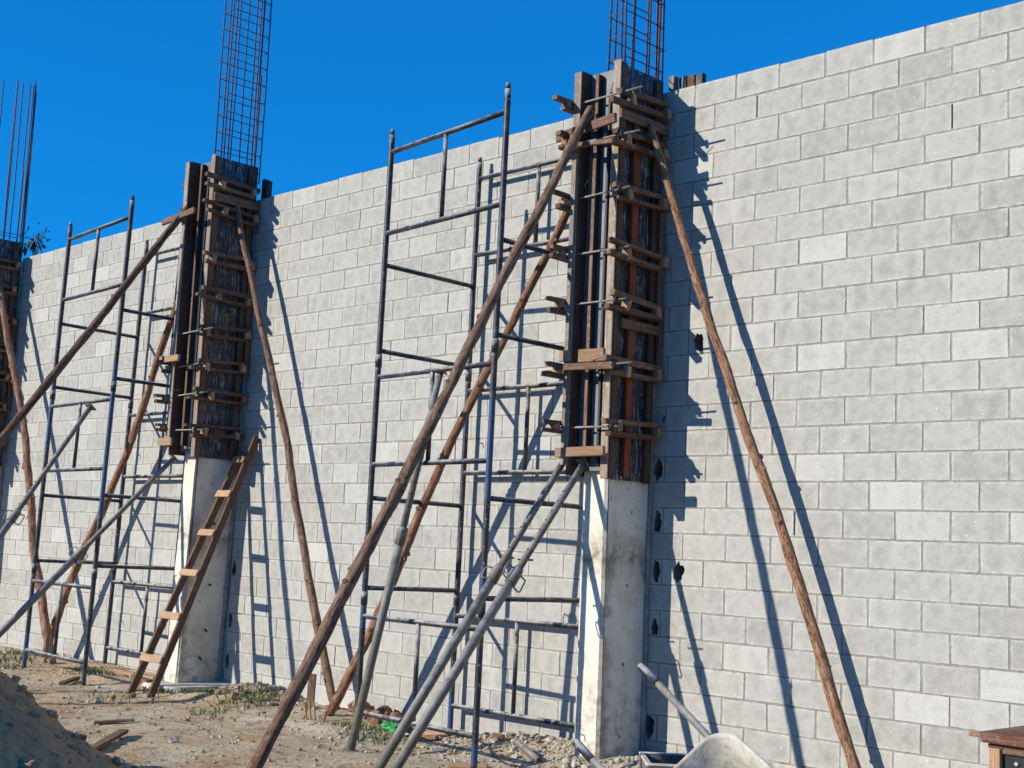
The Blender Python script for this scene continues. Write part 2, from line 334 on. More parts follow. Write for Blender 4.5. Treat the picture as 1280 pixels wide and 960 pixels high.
HOLES=[(-2.255,1.88,.035,.085,1),(-2.25,1.49,.033,.085,2),(-2.25,1.06,.032,.07,3),(-2.275,.31,.045,.085,4),(-2.265,2.30,.045,.075,5),(-2.215,2.70,.02,.03,6),
       (-2.035,1.51,.05,.072,7),(-1.895,3.29,.045,.062,8),(-8.085,1.26,.04,.09,9),(-8.09,.72,.035,.085,10),(-8.10,.28,.035,.09,11)]
def make_wall():
    mb=MB(); tone2=[]; TH=.14
    panels=[(-2.336,4.6,0.0,5.4,29),(-8.14,-2.604,-7.04,5.4,29),(-13.95,-8.45,-12.18,5.44,29),(-20.2,-14.25,-18.0,5.46,29)]
    r=random.Random(5)
    for (x0,x1,ph,top,rows) in panels:
        for row in range(rows):
            zt=top-.2*row; off=ph+(.2 if row%2 else 0); k=math.floor((x0-off)/.4)
            # bed joint strip under this course
            yj=.0032; mb.add([(x0,yj,zt-.215),(x1,yj,zt-.215),(x1,yj,zt-.185),(x0,yj,zt-.185)],[(0,1,2,3)],[[(0,0)]*4],1,.5)
            x=off+.4*k; wob=r.uniform(-.0015,.0015)
            while x<x1:
                a,b=max(x+.0035,x0),min(x+.3965,x1)
                u0,u1=(a-x-.005)/.39,(b-x-.005)/.39
                if b-a>.03:
                    yy=r.uniform(-.002,.0015); dz=r.uniform(-.002,.002)+wob; z0,z1=zt-.1965+dz,zt-.0035+dz
                    if row==0: z1+=r.uniform(-.006,.008)
                    a+=r.uniform(-.0015,.0015); b+=r.uniform(-.0015,.0015)
                    tn=min(1,max(0,r.gauss(.46,.27))); t2=r.random()**1.3; n0=len(mb.f)
                    e=.0045
                    hs=[h for h in HOLES if a-.01<h[0]<b+.01 and z0-.03<h[1]<z1+.03 and h[1]+h[3]>z0+.02 and h[1]-h[3]<z1-.02]
                    ue=e/.39; ve=e/.19
                    P=lambda X,Y,Z:(X,Y,Z)
                    j4=[V((r.uniform(-.003,.003),0,r.uniform(-.003,.003))) for _ in range(4)]
                    fr=[V((a+e,yy,z0+e))+j4[0],V((b-e,yy,z0+e))+j4[1],V((b-e,yy,z1-e))+j4[2],V((a+e,yy,z1-e))+j4[3]]
                    md=[V((a,yy+.004,z0)),V((b,yy+.004,z0)),V((b,yy+.004,z1)),V((a,yy+.004,z1))]
                    bk=[V((a,TH,z0)),V((b,TH,z0)),V((b,TH,z1)),V((a,TH,z1))]
                    vs=fr+md+bk; du=(u1-u0)
                    fu=[(u0+ue,ve),(u1-ue,ve),(u1-ue,1-ve),(u0+ue,1-ve)]; mu=[(u0,0),(u1,0),(u1,1),(u0,1)]
                    fs=[];us=[]
                    if not hs: fs.append((0,1,2,3)); us.append(fu)
                    for q in range(4):
                        q2=(q+1)%4; fs.append((4+q,4+q2,q2,q)); us.append([mu[q],mu[q2],fu[q2],fu[q]])
                        fs.append((8+q,8+q2,4+q2,4+q)); us.append([mu[q],mu[q2],mu[q2],mu[q]])
                    fs.append((11,10,9,8)); us.append(mu)
                    mb.add(vs,fs,us,0,tn)
                    if hs:
                        for p in range(4): mb.v[len(mb.v)-12+p]=tuple([V((a+e,yy,z0+e)),V((b-e,yy,z0+e)),V((b-e,yy,z1-e)),V((a+e,yy,z1-e))][p])
                        W,H=b-a-2*e,z1-z0-2*e
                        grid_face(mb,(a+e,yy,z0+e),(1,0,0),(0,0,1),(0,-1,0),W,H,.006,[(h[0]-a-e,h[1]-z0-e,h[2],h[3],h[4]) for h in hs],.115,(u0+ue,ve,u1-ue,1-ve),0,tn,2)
                    tone2+= [t2]*(len(mb.f)-len(tone2))
                # head joint
                if x0<x<x1:
                    yj=.03 if r.random()<.06 else r.choice([.0012,.002,.003,.0045])
                    zz0=zt-.19 if yj<.02 else zt-.19
                    mb.add([(x-.012,yj,zz0),(x+.012,yj,zz0),(x+.012,yj,zt-.01),(x-.012,yj,zt-.01)],[(0,1,2,3)],[[(0,0)]*4],1,.5)
                x+=.4
            tone2+= [0]*(len(mb.f)-len(tone2))
    o=mb.build('block_wall',[M['block'],M['mortar'],M['cavity']])
    a=o.data.attributes.new('tone2','FLOAT','FACE'); a.data.foreach_set('value',tone2)
    tag(o,'long tall wall of bare light grey concrete blocks in running bond','wall')
make_wall()

# ------------------------------------------------------------------ columns
def make_column(dx,lean,label,zt,footing=False,stubs=False,holes=()):
    xl,xr,y0,y1,zb=-2.60+dx,-2.342+dx,-.526,.10,-.25
    t=empty('concrete_column',(xr,-.2,0),label,'column','concrete columns standing against the wall')
    mb=MB()
    H=zt-zb
    rr=.022
    # right face with tie holes
    grid_face(mb,(xr,y0+rr,zb),(0,1,0),(0,0,1),(1,0,0),y1-y0-rr,H,.012,[(hy-y0-rr,hz-zb,.012,.015,k) for k,(hy,hz) in enumerate(holes)],.09,wob=.15)
    grid_face(mb,(xl+rr,y0,zb),(1,0,0),(0,0,1),(0,-1,0),xr-xl-2*rr,H,.05,[],.05)
    mb.add([(xr-rr,y0,zb),(xr,y0+rr,zb),(xr,y0+rr,zt),(xr-rr,y0,zt)],[(0,1,2,3)])
    mb.add([(xl,y0+rr,zb),(xl+rr,y0,zb),(xl+rr,y0,zt),(xl,y0+rr,zt)],[(0,1,2,3)])
    mb.add([(xl,y1,zb),(xl,y0+rr,zb),(xl,y0+rr,zt),(xl,y1,zt)],[(0,1,2,3)])
    mb.add([(xr,y1,zb),(xl,y1,zb),(xl,y1,zt),(xr,y1,zt)],[(0,1,2,3)])
    mb.add([(xl,y1,zt),(xl,y0+rr,zt),(xl+rr,y0,zt),(xr-rr,y0,zt),(xr,y0+rr,zt),(xr,y1,zt)],[(5,4,3,2,1,0)])
    r=random.Random(int(abs(dx)*10))
    for i,p in enumerate(mb.v):
        x,y,z=p; n=noise.noise(V((x*3,y*3+4,z*1.6)))*.006+noise.noise(V((x*14,y*14,z*11)))*.0018
        mb.v[i]=(x+n+lean*min(0,z-2.4),y+n*.8,z)
    mb.build('shaft',M['conc'],t)
    mb=MB()   # mortar squeezed into the corner between column and wall
    pts=[(xr+.012+lean*min(0,z-2.4),-.012,z) for z in np.arange(zb,zt,.06)]
    mb.tube(pts,[.022+.012*noise.noise(V((dx,0,p[2]*4))) for p in pts],8,rough=.5,seed=3); mb.build('mortar_fillet',M['mortar'],t)
    if footing:
        mb=MB(); n=22; ring=[];ring2=[]
        for k in range(n):
            a=2*math.pi*k/n; q=V((math.copysign(abs(math.cos(a))**.45,math.cos(a))*.42,math.copysign(abs(math.sin(a))**.45,math.sin(a))*.50,0))*(1+.06*noise.noise(V((k*1.7,0,2))))
            c=V((xr-.12,-.32,0)); z=gz(*(c+q)[:2]); ring.append((c.x+q.x,c.y+q.y,z-.08)); ring2.append((c.x+q.x*.94,c.y+q.y*.94,.055+.01*noise.noise(V((k,3,3)))))
        mb.add(ring+ring2+[(xr-.12,-.32,.06)],[(k,(k+1)%n,n+(k+1)%n,n+k) for k in range(n)]+[(n+k,n+(k+1)%n,2*n) for k in range(n)]); mb.build('footing',M['crust'],t)
    if stubs:
        for (hy,hz,ln,tl) in stubs:
            mb=MB(); x=xr+lean*min(0,hz-2.4); mb.tube([(x-.03,hy,hz),(x+ln,hy-.02,hz+tl)],.011,8); mb.build('tie_stub',M['iron'],t)
    return t
make_column(0,0,'concrete column with round tie holes and a dark pour stain, behind two leaning steel props',3.0,holes=[(-.21,1.95),(-.24,1.38),(-.26,.78),(-.28,.24),(-.30,1.62),(-.20,2.1),(-.40,1.60)][:4])
make_column(-5.80,.042,'concrete column with dark iron stubs on its side, behind the wooden ladder',3.2,True,[(-.21,2.02,.06,.01),(-.20,1.55,.05,.02),(-.22,1.10,.05,-.01),(-.22,.62,.05,-.02),(-.24,1.75,.05,.0),(-.26,.33,.06,-.03)])
make_column(-11.63,0,'concrete column at the far left under dark formwork, partly outside the photo',3.2)

# ------------------------------------------------------------------ formwork
def make_form(dx,z0,z1,levels,label,redbat=True,cleats=(),boards=(),lean=0,mark=False,rods=99,seed=1,lf=.69,stub=99):
    r=random.Random(seed)
    t=empty('column_formwork',(-2.47+dx,-.3,z0),label,'formwork','timber formwork around the columns')
    X=lambda x:x+dx
    H=z1-z0
    def one(name,mat,fn):
        mb=MB(); fn(mb)
        if lean:
            mb.v=[(x+lean*(z-2.4),y,z) for x,y,z in mb.v]
        return mb.build(name,M[mat],t)
    yb=-.012
    # right side panel: plywood, framed with studs
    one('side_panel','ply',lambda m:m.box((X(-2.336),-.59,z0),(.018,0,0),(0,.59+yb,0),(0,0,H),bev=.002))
    one('stud','brown' if redbat else 'wood',lambda m:m.box((X(-2.317),-.588,z0+.004),(.045,0,0),(0,.062,0),(0,0,H-.01)))
    one('stud','brown',lambda m:m.box((X(-2.317),-.15,z0-.01),(.04,0,0),(0,.075,0),(0,0,H-.03)))
    if redbat: one('stud','red',lambda m:m.box((X(-2.317),-.405,z0+.03),(.04,0,0),(0,.075,0),(0,0,H-.42)))
    one('lit_edge_strip','lit',lambda m:m.box((X(-2.352),-.606,z0),(.075,0,0),(0,.014,0),(0,0,H+.012)))  # thin pale strip added for the panel's sunlit front edge
    # left side panel, standing further forward
    one('side_panel','brown',lambda m:m.box((X(-2.63),-lf,z0+.02),(.022,0,0),(0,lf+yb,0),(0,0,H-.06)))
    one('stud','brown',lambda m:m.box((X(-2.676),-lf,z0+.12),(.044,0,0),(0,.075,0),(0,0,H-.16)))
    one('lit_edge_strip','lit',lambda m:m.box((X(-2.678),-lf-.016,z0+.10),(.075,0,0),(0,.014,0),(0,0,H-.15)))
    # front panel and its projecting studs
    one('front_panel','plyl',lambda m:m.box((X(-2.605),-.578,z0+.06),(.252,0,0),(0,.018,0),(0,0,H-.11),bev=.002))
    one('stud','plyd',lambda m:m.box((X(-2.505),-.632,z0+.12),(.03,0,0),(0,.053,0),(0,0,H-.2)))  # black because the shade on its right side is put into the colour
    one('stud','plyd',lambda m:m.box((X(-2.392),-.612,z0+.1),(.026,0,0),(0,.033,0),(0,0,H-.35)))  # black strip put in for the shaded gap beside the right panel
    one('lit_edge_strip','wood',lambda m:m.box((X(-2.507),-.640,z0+.12),(.034,0,0),(0,.0075,0),(0,0,H-.2)))  # lighter strip painted in as the black stud's sunlit front
    # wales
    for li,zi in enumerate(levels[::-1]):
        tilt=r.uniform(-.05,.05)
        for dz in (.045,-.05):
            a=r.uniform(-.05,.07); e2=r.uniform(-.02,.07); t2=tilt+r.uniform(-.025,.025); hh=r.uniform(.03,.05)
            one('wale','wood',lambda m:m.beam((X(-2.238),-.70-a,zi+dz+t2*.5),(X(-2.238),-.10+e2,zi+dz-t2*.5),.055,hh,jit=.005))
        ys=r.uniform(-.62,-.5); one('spacer_block','fresh',lambda m:m.box((X(-2.262),ys,zi-.05+r.uniform(-.01,.01)),(.07,0,r.uniform(-.015,.015)),(0,.055,r.uniform(-.02,.02)),(0,r.uniform(-.02,.02),.085),jit=.005))
        ys2=r.uniform(-.16,-.08); one('spacer_block','fresh',lambda m:m.box((X(-2.262),ys2,zi-.045+r.uniform(-.01,.01)),(.07,0,r.uniform(-.015,.015)),(0,.055,r.uniform(-.02,.02)),(0,r.uniform(-.02,.02),.08),jit=.005))
        dl=r.uniform(-.05,.03)
        for dz in (.04,-.045):
            one('wale','wood',lambda m:m.beam((X(-2.715),-(.78 if li<stub else .62)-r.uniform(0,.12),zi+dz+dl+r.uniform(-.02,.02)),(X(-2.715),-.03,zi+dz+dl),.06,.036,jit=.005))
        if li<stub: one('spacer_block','fresh',lambda m:m.cbox((X(-2.715),-.74,zi+dl-.003),.06,.06,.055,jit=.004))
        if li<rods:
            zr=zi+r.uniform(-.012,.012); e=r.uniform(.0,.14)
            one('tie_rod','rod',lambda m:m.tube([(X(-2.83-r.uniform(0,.06)),-.665,zr+dl*.6),(X(-2.15+e),-.655,zr)],.0085,8))
            one('washer','iron',lambda m:m.tube([(X(-2.195),-.656,zr),(X(-2.182),-.656,zr)],.034,10))
            one('washer','iron',lambda m:m.tube([(X(-2.765),-.664,zr+dl*.6),(X(-2.752),-.664,zr+dl*.6)],.034,10))
    for (ya,yc,z,h,mt) in cleats: one('cleat',mt,lambda m:m.box((X(-2.271),ya,z-h/2),(.028,0,0),(0,yc-ya,0),(0,0,h),jit=.003))
    for (xa,xb,y,z,h,mt,dz) in boards: one('cross_board',mt,lambda m:m.beam((X(xa),y,z),(X(xb),y,z+dz),.03,h,jit=.003))
    # loose binding wire hanging from the wales
    for k in range(4):
        q=V((X(r.uniform(-2.7,-2.25)),-.71,r.choice(levels))); m=MB(); m.tube([q,q+V((r.uniform(-.08,.05),-.05,r.uniform(-.02,.05))),q+V((r.uniform(-.16,.1),-.08,r.uniform(-.08,.1)))],.0035,5); m.build('binding_wire',M['iron'],t)
    # vertical packing boards against the wall side
    one('packing_board','wood',lambda m:m.box((X(-2.268),-.09,z0+H*.42),(.025,0,0),(0,.06,0),(0,0,H*.24),jit=.004))
    one('packing_board','wood',lambda m:m.box((X(-2.262),-.075,z0+H*.27),(.025,0,0),(0,.06,0),(0,0,H*.15),jit=.004))
    if mark:
        def fn(m):
            pts=[(X(-2.262),-.33+.045*math.cos(a),3.98+.055*math.sin(a)) for a in np.linspace(2.6,-1.0,9)]+[(X(-2.262),-.36,3.86),(X(-2.262),-.28,3.85)]
            m.tube([(p[0]-.052,p[1],p[2]) for p in pts],.011,6)
        one('painted_mark','mark',fn)
    return t
make_form(0,2.19,5.50,[5.20,4.86,4.43,3.96,3.55,3.05,2.585],
  'dark plywood formwork with red centre batten around the column behind two steel props',True,
  cleats=[(-.62,-.01,5.06,.085,'wood'),(-.53,-.06,3.40,.075,'wood')],
  boards=[(-2.82,-2.20,-.735,4.93,.075,'wood',.05),(-2.74,-2.18,-.775,4.83,.04,'wood',-.05),(-2.70,-2.60,-.725,3.14,.085,'fresh',.0),(-2.50,-2.24,-.725,3.13,.10,'fresh',-.005),(-2.72,-2.22,-.71,2.385,.075,'fresh',.008),(-2.70,-2.12,-.76,3.05,.05,'wood',-.02)],seed=3)
make_form(-5.80,2.45,5.77,[5.45,5.15,4.62,4.22,3.82,3.45,3.12,2.74],
  'dark formwork with brown edge boards around the column above the wooden ladder',False,
  cleats=[(-.60,-.01,5.30,.10,'wood')],boards=[(-2.95,-2.30,-.80,5.06,.065,'wood',.05),(-2.78,-2.40,-.80,3.50,.07,'fresh',.0),(-2.70,-2.44,-.79,2.60,.08,'fresh',.0)],mark=True,seed=8,lean=.0,rods=4,stub=3,lf=.71)
make_form(-11.63,2.45,5.66,[5.3,4.95,4.5,4.1,3.7,3.3,2.8],'dark formwork at the far left edge, bare rods standing above it',False,rods=2,stub=2,seed=5)

# ------------------------------------------------------------------ rebar cages
def make_cage(dx,zb,zt,stir,label,tops=None,seed=0,nst=None):
    r=random.Random(seed); t=empty('rebar_cage',(-2.47+dx,-.2,zb),label,'rebar cage','rebar cages above the columns')
    xl,xr,y0,y1=-2.575+dx,-2.372+dx,-.43,.05
    sp=[(xl,y0),(xr,y0),(xl,y1),(xr,y1)]+[(xl,y0+f*(y1-y0)) for f in (.16,.34,.66)]+[(xr,y0+f*(y1-y0)) for f in (.16,.62,.84)]
    if nst: sp=[(xr,y1-.005),(xr,y1+.0),(xr-.012,y1+.02),(xr,y1-.03),(xr,y1-.19),(xr,y1-.27),(xl,y1),(xl,y0),(xr,y0),(xl+.03,y1-.2)]
    for k,(x,y) in enumerate(sp):
        mb=MB(); zz=zt+r.uniform(-.12,.1); b=r.uniform(-.012,.012)
        ins=.012; x2=x+(ins if x==xl else -ins); 
        mb.tube([(x2,y,zb),(x2+b*.4,y+b,zb+(zz-zb)*.4),(x2+b,y-b*.5,zz)],.0085 if k!=9 else .011,7); mb.build('bar',M['rebarred' if k in(9,) else 'rebar'],t)
    # lapped spare bar tied to the right side
    mb=MB(); mb.tube([(xr+.012,y1-.09,zb),(xr+.016,y1-.085,zb+1.25)],.011,7); mb.build('lap_bar',M['rebarred'],t)
    z=zb+.12; first=None; k=0
    while z<zt-.1 and (nst is None or k<nst):
        if first is None:
            mb=MB(); mb.tube([(xl,y0,z),(xr,y0,z),(xr,y1,z),(xl,y1,z),(xl,y0+.004,z+.004)],.0048,6); first=mb.build('stirrup',M['rebar'],t); zf=z
        else:
            c=first.copy(); COL.objects.link(c); c.parent=t; c.location=V((0,r.uniform(-.004,.004),z-zf)); c.rotation_euler=(r.uniform(-.02,.02),r.uniform(-.03,.03),0)
            # keep the tilt about the cage's own middle
            c.location+=V((0,0,-zf+zb+(zf-zb)))*0
            h=zf-zb; 
        z+=stir*(1+r.uniform(-.06,.06)); k+=1
    return t
make_cage(0,5.3,7.6,.195,'rebar cage of bars and square stirrups above the tallest near column',seed=2)
make_cage(-5.80,5.6,8.6,.20,'slender blue grey rebar cage above the column with the ladder',seed=4)
make_cage(-11.74,5.5,8.08,.17,'bare upright reinforcing bars with two low stirrups at the far left',seed=6,nst=2)

# ------------------------------------------------------------------ scaffold towers
def make_tower(LF,RF,LB,RB,shear,label,bluez):
    t=empty('scaffold_tower',((LF[0]+RF[0])/2,(LF[1]+LB[1])/2,0),label,'scaffold','tubular scaffold towers in front of the wall')
    sh=lambda x,z:x+shear*(z-5.1)
    R=.0255
    def pipe(name,p0,p1,r=R,mats=('pipe',),mifn=None,seg=1,parent=t):
        mb=MB(); pts=[V(p0).lerp(V(p1),i/seg) for i in range(seg+1)]
        mb.tube([(sh(p.x,p.z),p.y,p.z) for p in pts],r,12,mifn=mifn); return mb.build(name,[M[m] for m in mats],parent)
    for (x,y),right,front in ((LF,0,1),(RF,1,1),(LB,0,0),(RB,1,0)):
        tops=5.2 if right and front else 5.15
        zs=[(gz(sh(x,0),y)-.01,1.16),(1.16,3.16),(3.16,tops)]
        bz=[q for q in bluez if q[0]==right and q[1]==front]
        for k,(a,b) in enumerate(zs):
            fn=(lambda p,bz=bz:1 if any(q[2]<p.z+.12*noise.noise(V((p.z*6,x,y)))<q[3] for q in bz) else 0)
            leg=pipe('leg',(x,y,a),(x,y,b),R,('pipe','blue'),fn,24)
            if k<2: pipe('coupling',(x,y,b-.05),(x,y,b+.06),R+.004,parent=leg)
        pipe('spigot',(x,y,tops),(x,y,tops+.05),R-.006)
    for (A,B) in ((LF,RF),(LB,RB)):
        for z in (5.0,4.28,3.03,2.285,1.02,.235): pipe('rung',(*A,z-.005),(*B,z+(.02 if z>4.9 and A is LF else 0)),R-.004)
        m0,m1=(A[0]+B[0])/2,(A[1]+B[1])/2
        for za,zb_ in ((5.0,4.28),(3.03,2.285),(1.02,.235)): pipe('upright',(m0,m1,zb_),(m0,m1,za),R-.006)
    for (A,B) in ((LF,LB),(RF,RB)):
        for z in (4.0,3.255,2.0,1.25): pipe('cross_pipe',(*A,z),(*B,z-.015),R-.005)
    for (x,y) in (LF,RF,LB,RB):
        for z in (2.62,4.55,.62,3.35,1.95):
            if rng.random()<.6:   # little locking hooks welded to the legs
                mb=MB(); mb.tube([(sh(x,z)+.02,y-.02,z),(sh(x,z)+.05,y-.035,z+.005),(sh(x,z)+.06,y-.04,z-.035)],.006,6); mb.build('hook',M['iron'],t)
    return t
make_tower((-4.40,-1.146),(-2.865,-1.265),(-4.38,-.105),(-2.85,-.105),.008,'steel blue scaffold tower between the long timber shore and the nearest column',[(True,True,1.25,1.5),(True,True,2.0,2.75),(False,True,.9,1.25),(False,False,2.7,3.0),(True,True,0,.16),(False,False,.0,.3)])
make_tower((-10.235,-1.146),(-8.64,-1.25),(-10.27,-.12),(-8.66,-.12),.045,'dark scaffold tower left of the column with the ladder',[(True,True,1.7,3.4),(False,True,2.5,3.3),(False,True,0,.45),(True,False,.0,.2)])

# ------------------------------------------------------------------ timber shores
def make_pole(p0,p1,r0,r1,mat,label,bend=.03,seed=0,name='timber_shore'):
    p0,p1=V(p0),V(p1); d=p1-p0; n=110; r=random.Random(seed)
    ax=d.cross(V((0,0,1))).normalized(); ay=d.cross(ax).normalized(); ph=r.uniform(0,6)
    pts=[];R=[]
    for i in range(n+1):
        t=i/n; w=math.sin(math.pi*t)
        off=ax*(bend*w*math.sin(2.2*t*math.pi+ph)+.016*noise.noise(V((t*9,seed,0))))+ay*(bend*.7*w*math.cos(1.6*t*math.pi+ph)+.008*noise.noise(V((t*9,seed,5))))
        pts.append(p0+d*t+off); R.append((r0+(r1-r0)*t)*(1+.10*noise.noise(V((t*14,seed,9)))+.06*noise.noise(V((t*37,seed,4)))))
    mb=MB(); mb.tube(pts,R,18,rough=.2,seed=seed)
    o=mb.build(name,M[mat],None,origin=tuple(p1))
    mb=MB()   # knots where branches were lopped
    for k in range(16):
        i=r.randint(3,n-3); a=r.uniform(0,6.28); q=ax*math.cos(a)+ay*math.sin(a)
        mb.tube([pts[i],pts[i]+q*R[i]*.9,pts[i]+q*R[i]*1.12+d.normalized()*.006,pts[i]+q*R[i]*(1.2+.25*r.random())+d.normalized()*.012],[R[i]*.75,R[i]*.6,R[i]*.4,R[i]*.15],9,rough=.4,seed=k)
    k=mb.build('knots',M[mat],o); 
    tag(o,label,'timber shore','rough timber poles bracing the formwork'); return o
def ext(a,b,z):    # carry the line a-b on to height z
    a,b=V(a),V(b); t=(z-a.z)/(b.z-a.z); return a+(b-a)*t
make_pole((-2.49,-.70,5.12),ext((-2.48,-.67,5.031),(-2.244,-3.647,.349),-.05),.0355,.042,'pole','longest thick timber shore rising from the bottom edge to the near formwork top',.02,1)
make_pole((-2.205,-.31,5.03),ext((-2.196,-.32,4.90),(-.395,-.216,.332),-.05),.029,.043,'polered2','reddish timber shore standing alone on the right against the sunlit wall',.03,2)
make_pole((-2.83,-.50,4.50),(-5.60,-.55,gz(-5.6,-.55)-.03),.032,.044,'polered','crooked reddish timber shore leaning behind the scaffold near the green plastic',.045,3)
make_pole((-8.08,-.30,5.30),(-5.84,-.25,gz(-5.84,-.25)-.05),.032,.043,'pole','timber shore leaning down to the right of the ladder',.03,4)
make_pole((-8.41,-.70,5.20),ext((-8.399,-.698,5.107),(-8.369,-2.58,2.448),-.05),.037,.044,'poledark','dark timber shore crossing in front of the left scaffold tower',.02,5)
make_pole((-8.75,-.41,4.55),(-11.70,-.30,gz(-11.7,-.3)-.03),.036,.05,'polered','crooked timber shore leaning left behind the left scaffold tower',.05,6)
make_pole((-13.85,-.33,4.95),(-11.12,-.47,gz(-11.12,-.47)-.04),.04,.056,'polered','brown timber shore leaning right from the far left column',.05,7)

# ------------------------------------------------------------------ steel props
def make_prop(top,bot,label,split=.36,seed=0,turn=0.0):
    top,bot=V(top),V(bot); t=empty('steel_prop',tuple(bot),label,'steel prop','adjustable steel props leaning on the columns')
    d=(top-bot).normalized(); L=(top-bot).length; c=top+(bot-top)*split
    mb=MB(); mb.tube([bot,c],[.0345,.0345],14); mb.build('outer_tube',M['galv'],t)
    mb=MB(); mb.tube([c-d*.04,top],.027,14); mb.build('inner_tube',M['galv'],t)
    mb=MB(); mb.tube([c-d*.13,c-d*.01,c+d*.012],[.043,.043,.037],14); mb.build('collar',M['galv'],t)
    x=d.cross(V((0,0,1))).normalized(); y=d.cross(x).normalized(); x2=x*math.cos(turn)+y*math.sin(turn)
    mb=MB(); a=c-d*.02; mb.tube([a+x2*.03,a+x2*.095,a+x2*.10-d*.02,a+x2*.105-d*.10,a+x2*.09-d*.115,a+x2*.035-d*.11],.0065,8); mb.build('handle',M['galv'],t)
    mb=MB(); a=c-d*.02; mb.tube([a-x2*.03,a-x2*.09,a-x2*.10-d*.03,a-x2*.09-d*.10,a-x2*.03-d*.10],.0065,8); mb.build('handle',M['galv'],t)
    mb=MB(); mb.tube([c+d*.10-x*.06,c+d*.10+x*.08],.007,8); mb.build('pin',M['iron'],t)
    mb=MB(); mb.beam(top,top+d*.01,.11,.11,up=x); mb.build('head_plate',M['galv'],t)
    mb=MB(); mb.beam(bot,bot+d*.008,.11,.11,up=x); mb.build('base_plate',M['galv'],t)
    mb=MB()
    for k in range(7):
        q=c+d*(.18+.1*k)
        if (q-top).dot(d)<-.05: mb.tube([q-y*.0285,q+y*.0285],.008,8); mb.tube([q-x*.0285,q+x*.0285],.008,8)
    if mb.v: mb.build('pin_hole',M['iron'],t)
    return t
make_prop((-2.757,-.56,2.345),ext((-2.757,-.504,2.326),(-2.642,-2.363,.191),.02),'left one of two steel props side by side on the nearest column',.37,1,.4)
make_prop((-2.527,-.60,2.30),ext((-2.527,-.543,2.289),(-2.376,-2.421,.258),.02),'right one of two steel props side by side on the nearest column',.36,2,1.3)
make_prop((-3.587,-1.18,3.01),(-3.99,-1.563,gz(-3.99,-1.563)+.005),'steel prop standing alone in front of the near scaffold tower',.42,3,.0)
make_prop((-8.49,-.60,2.44),ext((-8.493,-.55,2.45),(-8.83,-2.2,.571),.01),'steel prop leaning on the column beside the ladder',.42,4,.8)
make_prop((-9.32,-1.19,2.97),ext((-9.309,-1.2,2.935),(-9.065,-2.2,1.509),.01),'steel prop leaning on the left scaffold tower and cut by the left photo edge',.40,5,.5)

# ------------------------------------------------------------------ ladder
def make_ladder():
    t=empty('wooden_ladder',(-7.82,-1.19,0),'brown site-built wooden ladder with pale rungs leaning beside a column','ladder')
    A0,A1=V((-7.64,-1.18,gz(-7.64,-1.18)-.01)),V((-7.775,-.03,2.70)); B0,B1=V((-8.0,-1.20,gz(-8.,-1.2)-.01)),V((-8.01,-.05,2.55))
    up=V((0,-.9,.42)).normalized()
    for a,b in ((A0,A1),(B0,B1)):
        m=MB(); m.beam(a,b,.035,.075,up=up); m.build('rail',M['wood'],t)
    for z in (2.43,2.05,1.63,1.21,.77,.345):
        f=lambda a,b:a+(b-a)*((z-a.z)/(b.z-a.z))
        p,q=f(B0,B1),f(A0,A1); n=up*.05
        m=MB(); e=(q-p).normalized(); m.beam(p-e*.03+n,q+e*.012+n,.075,.022,up=up,jit=.003); m.build('rung',M['fresh'],t)
make_ladder()

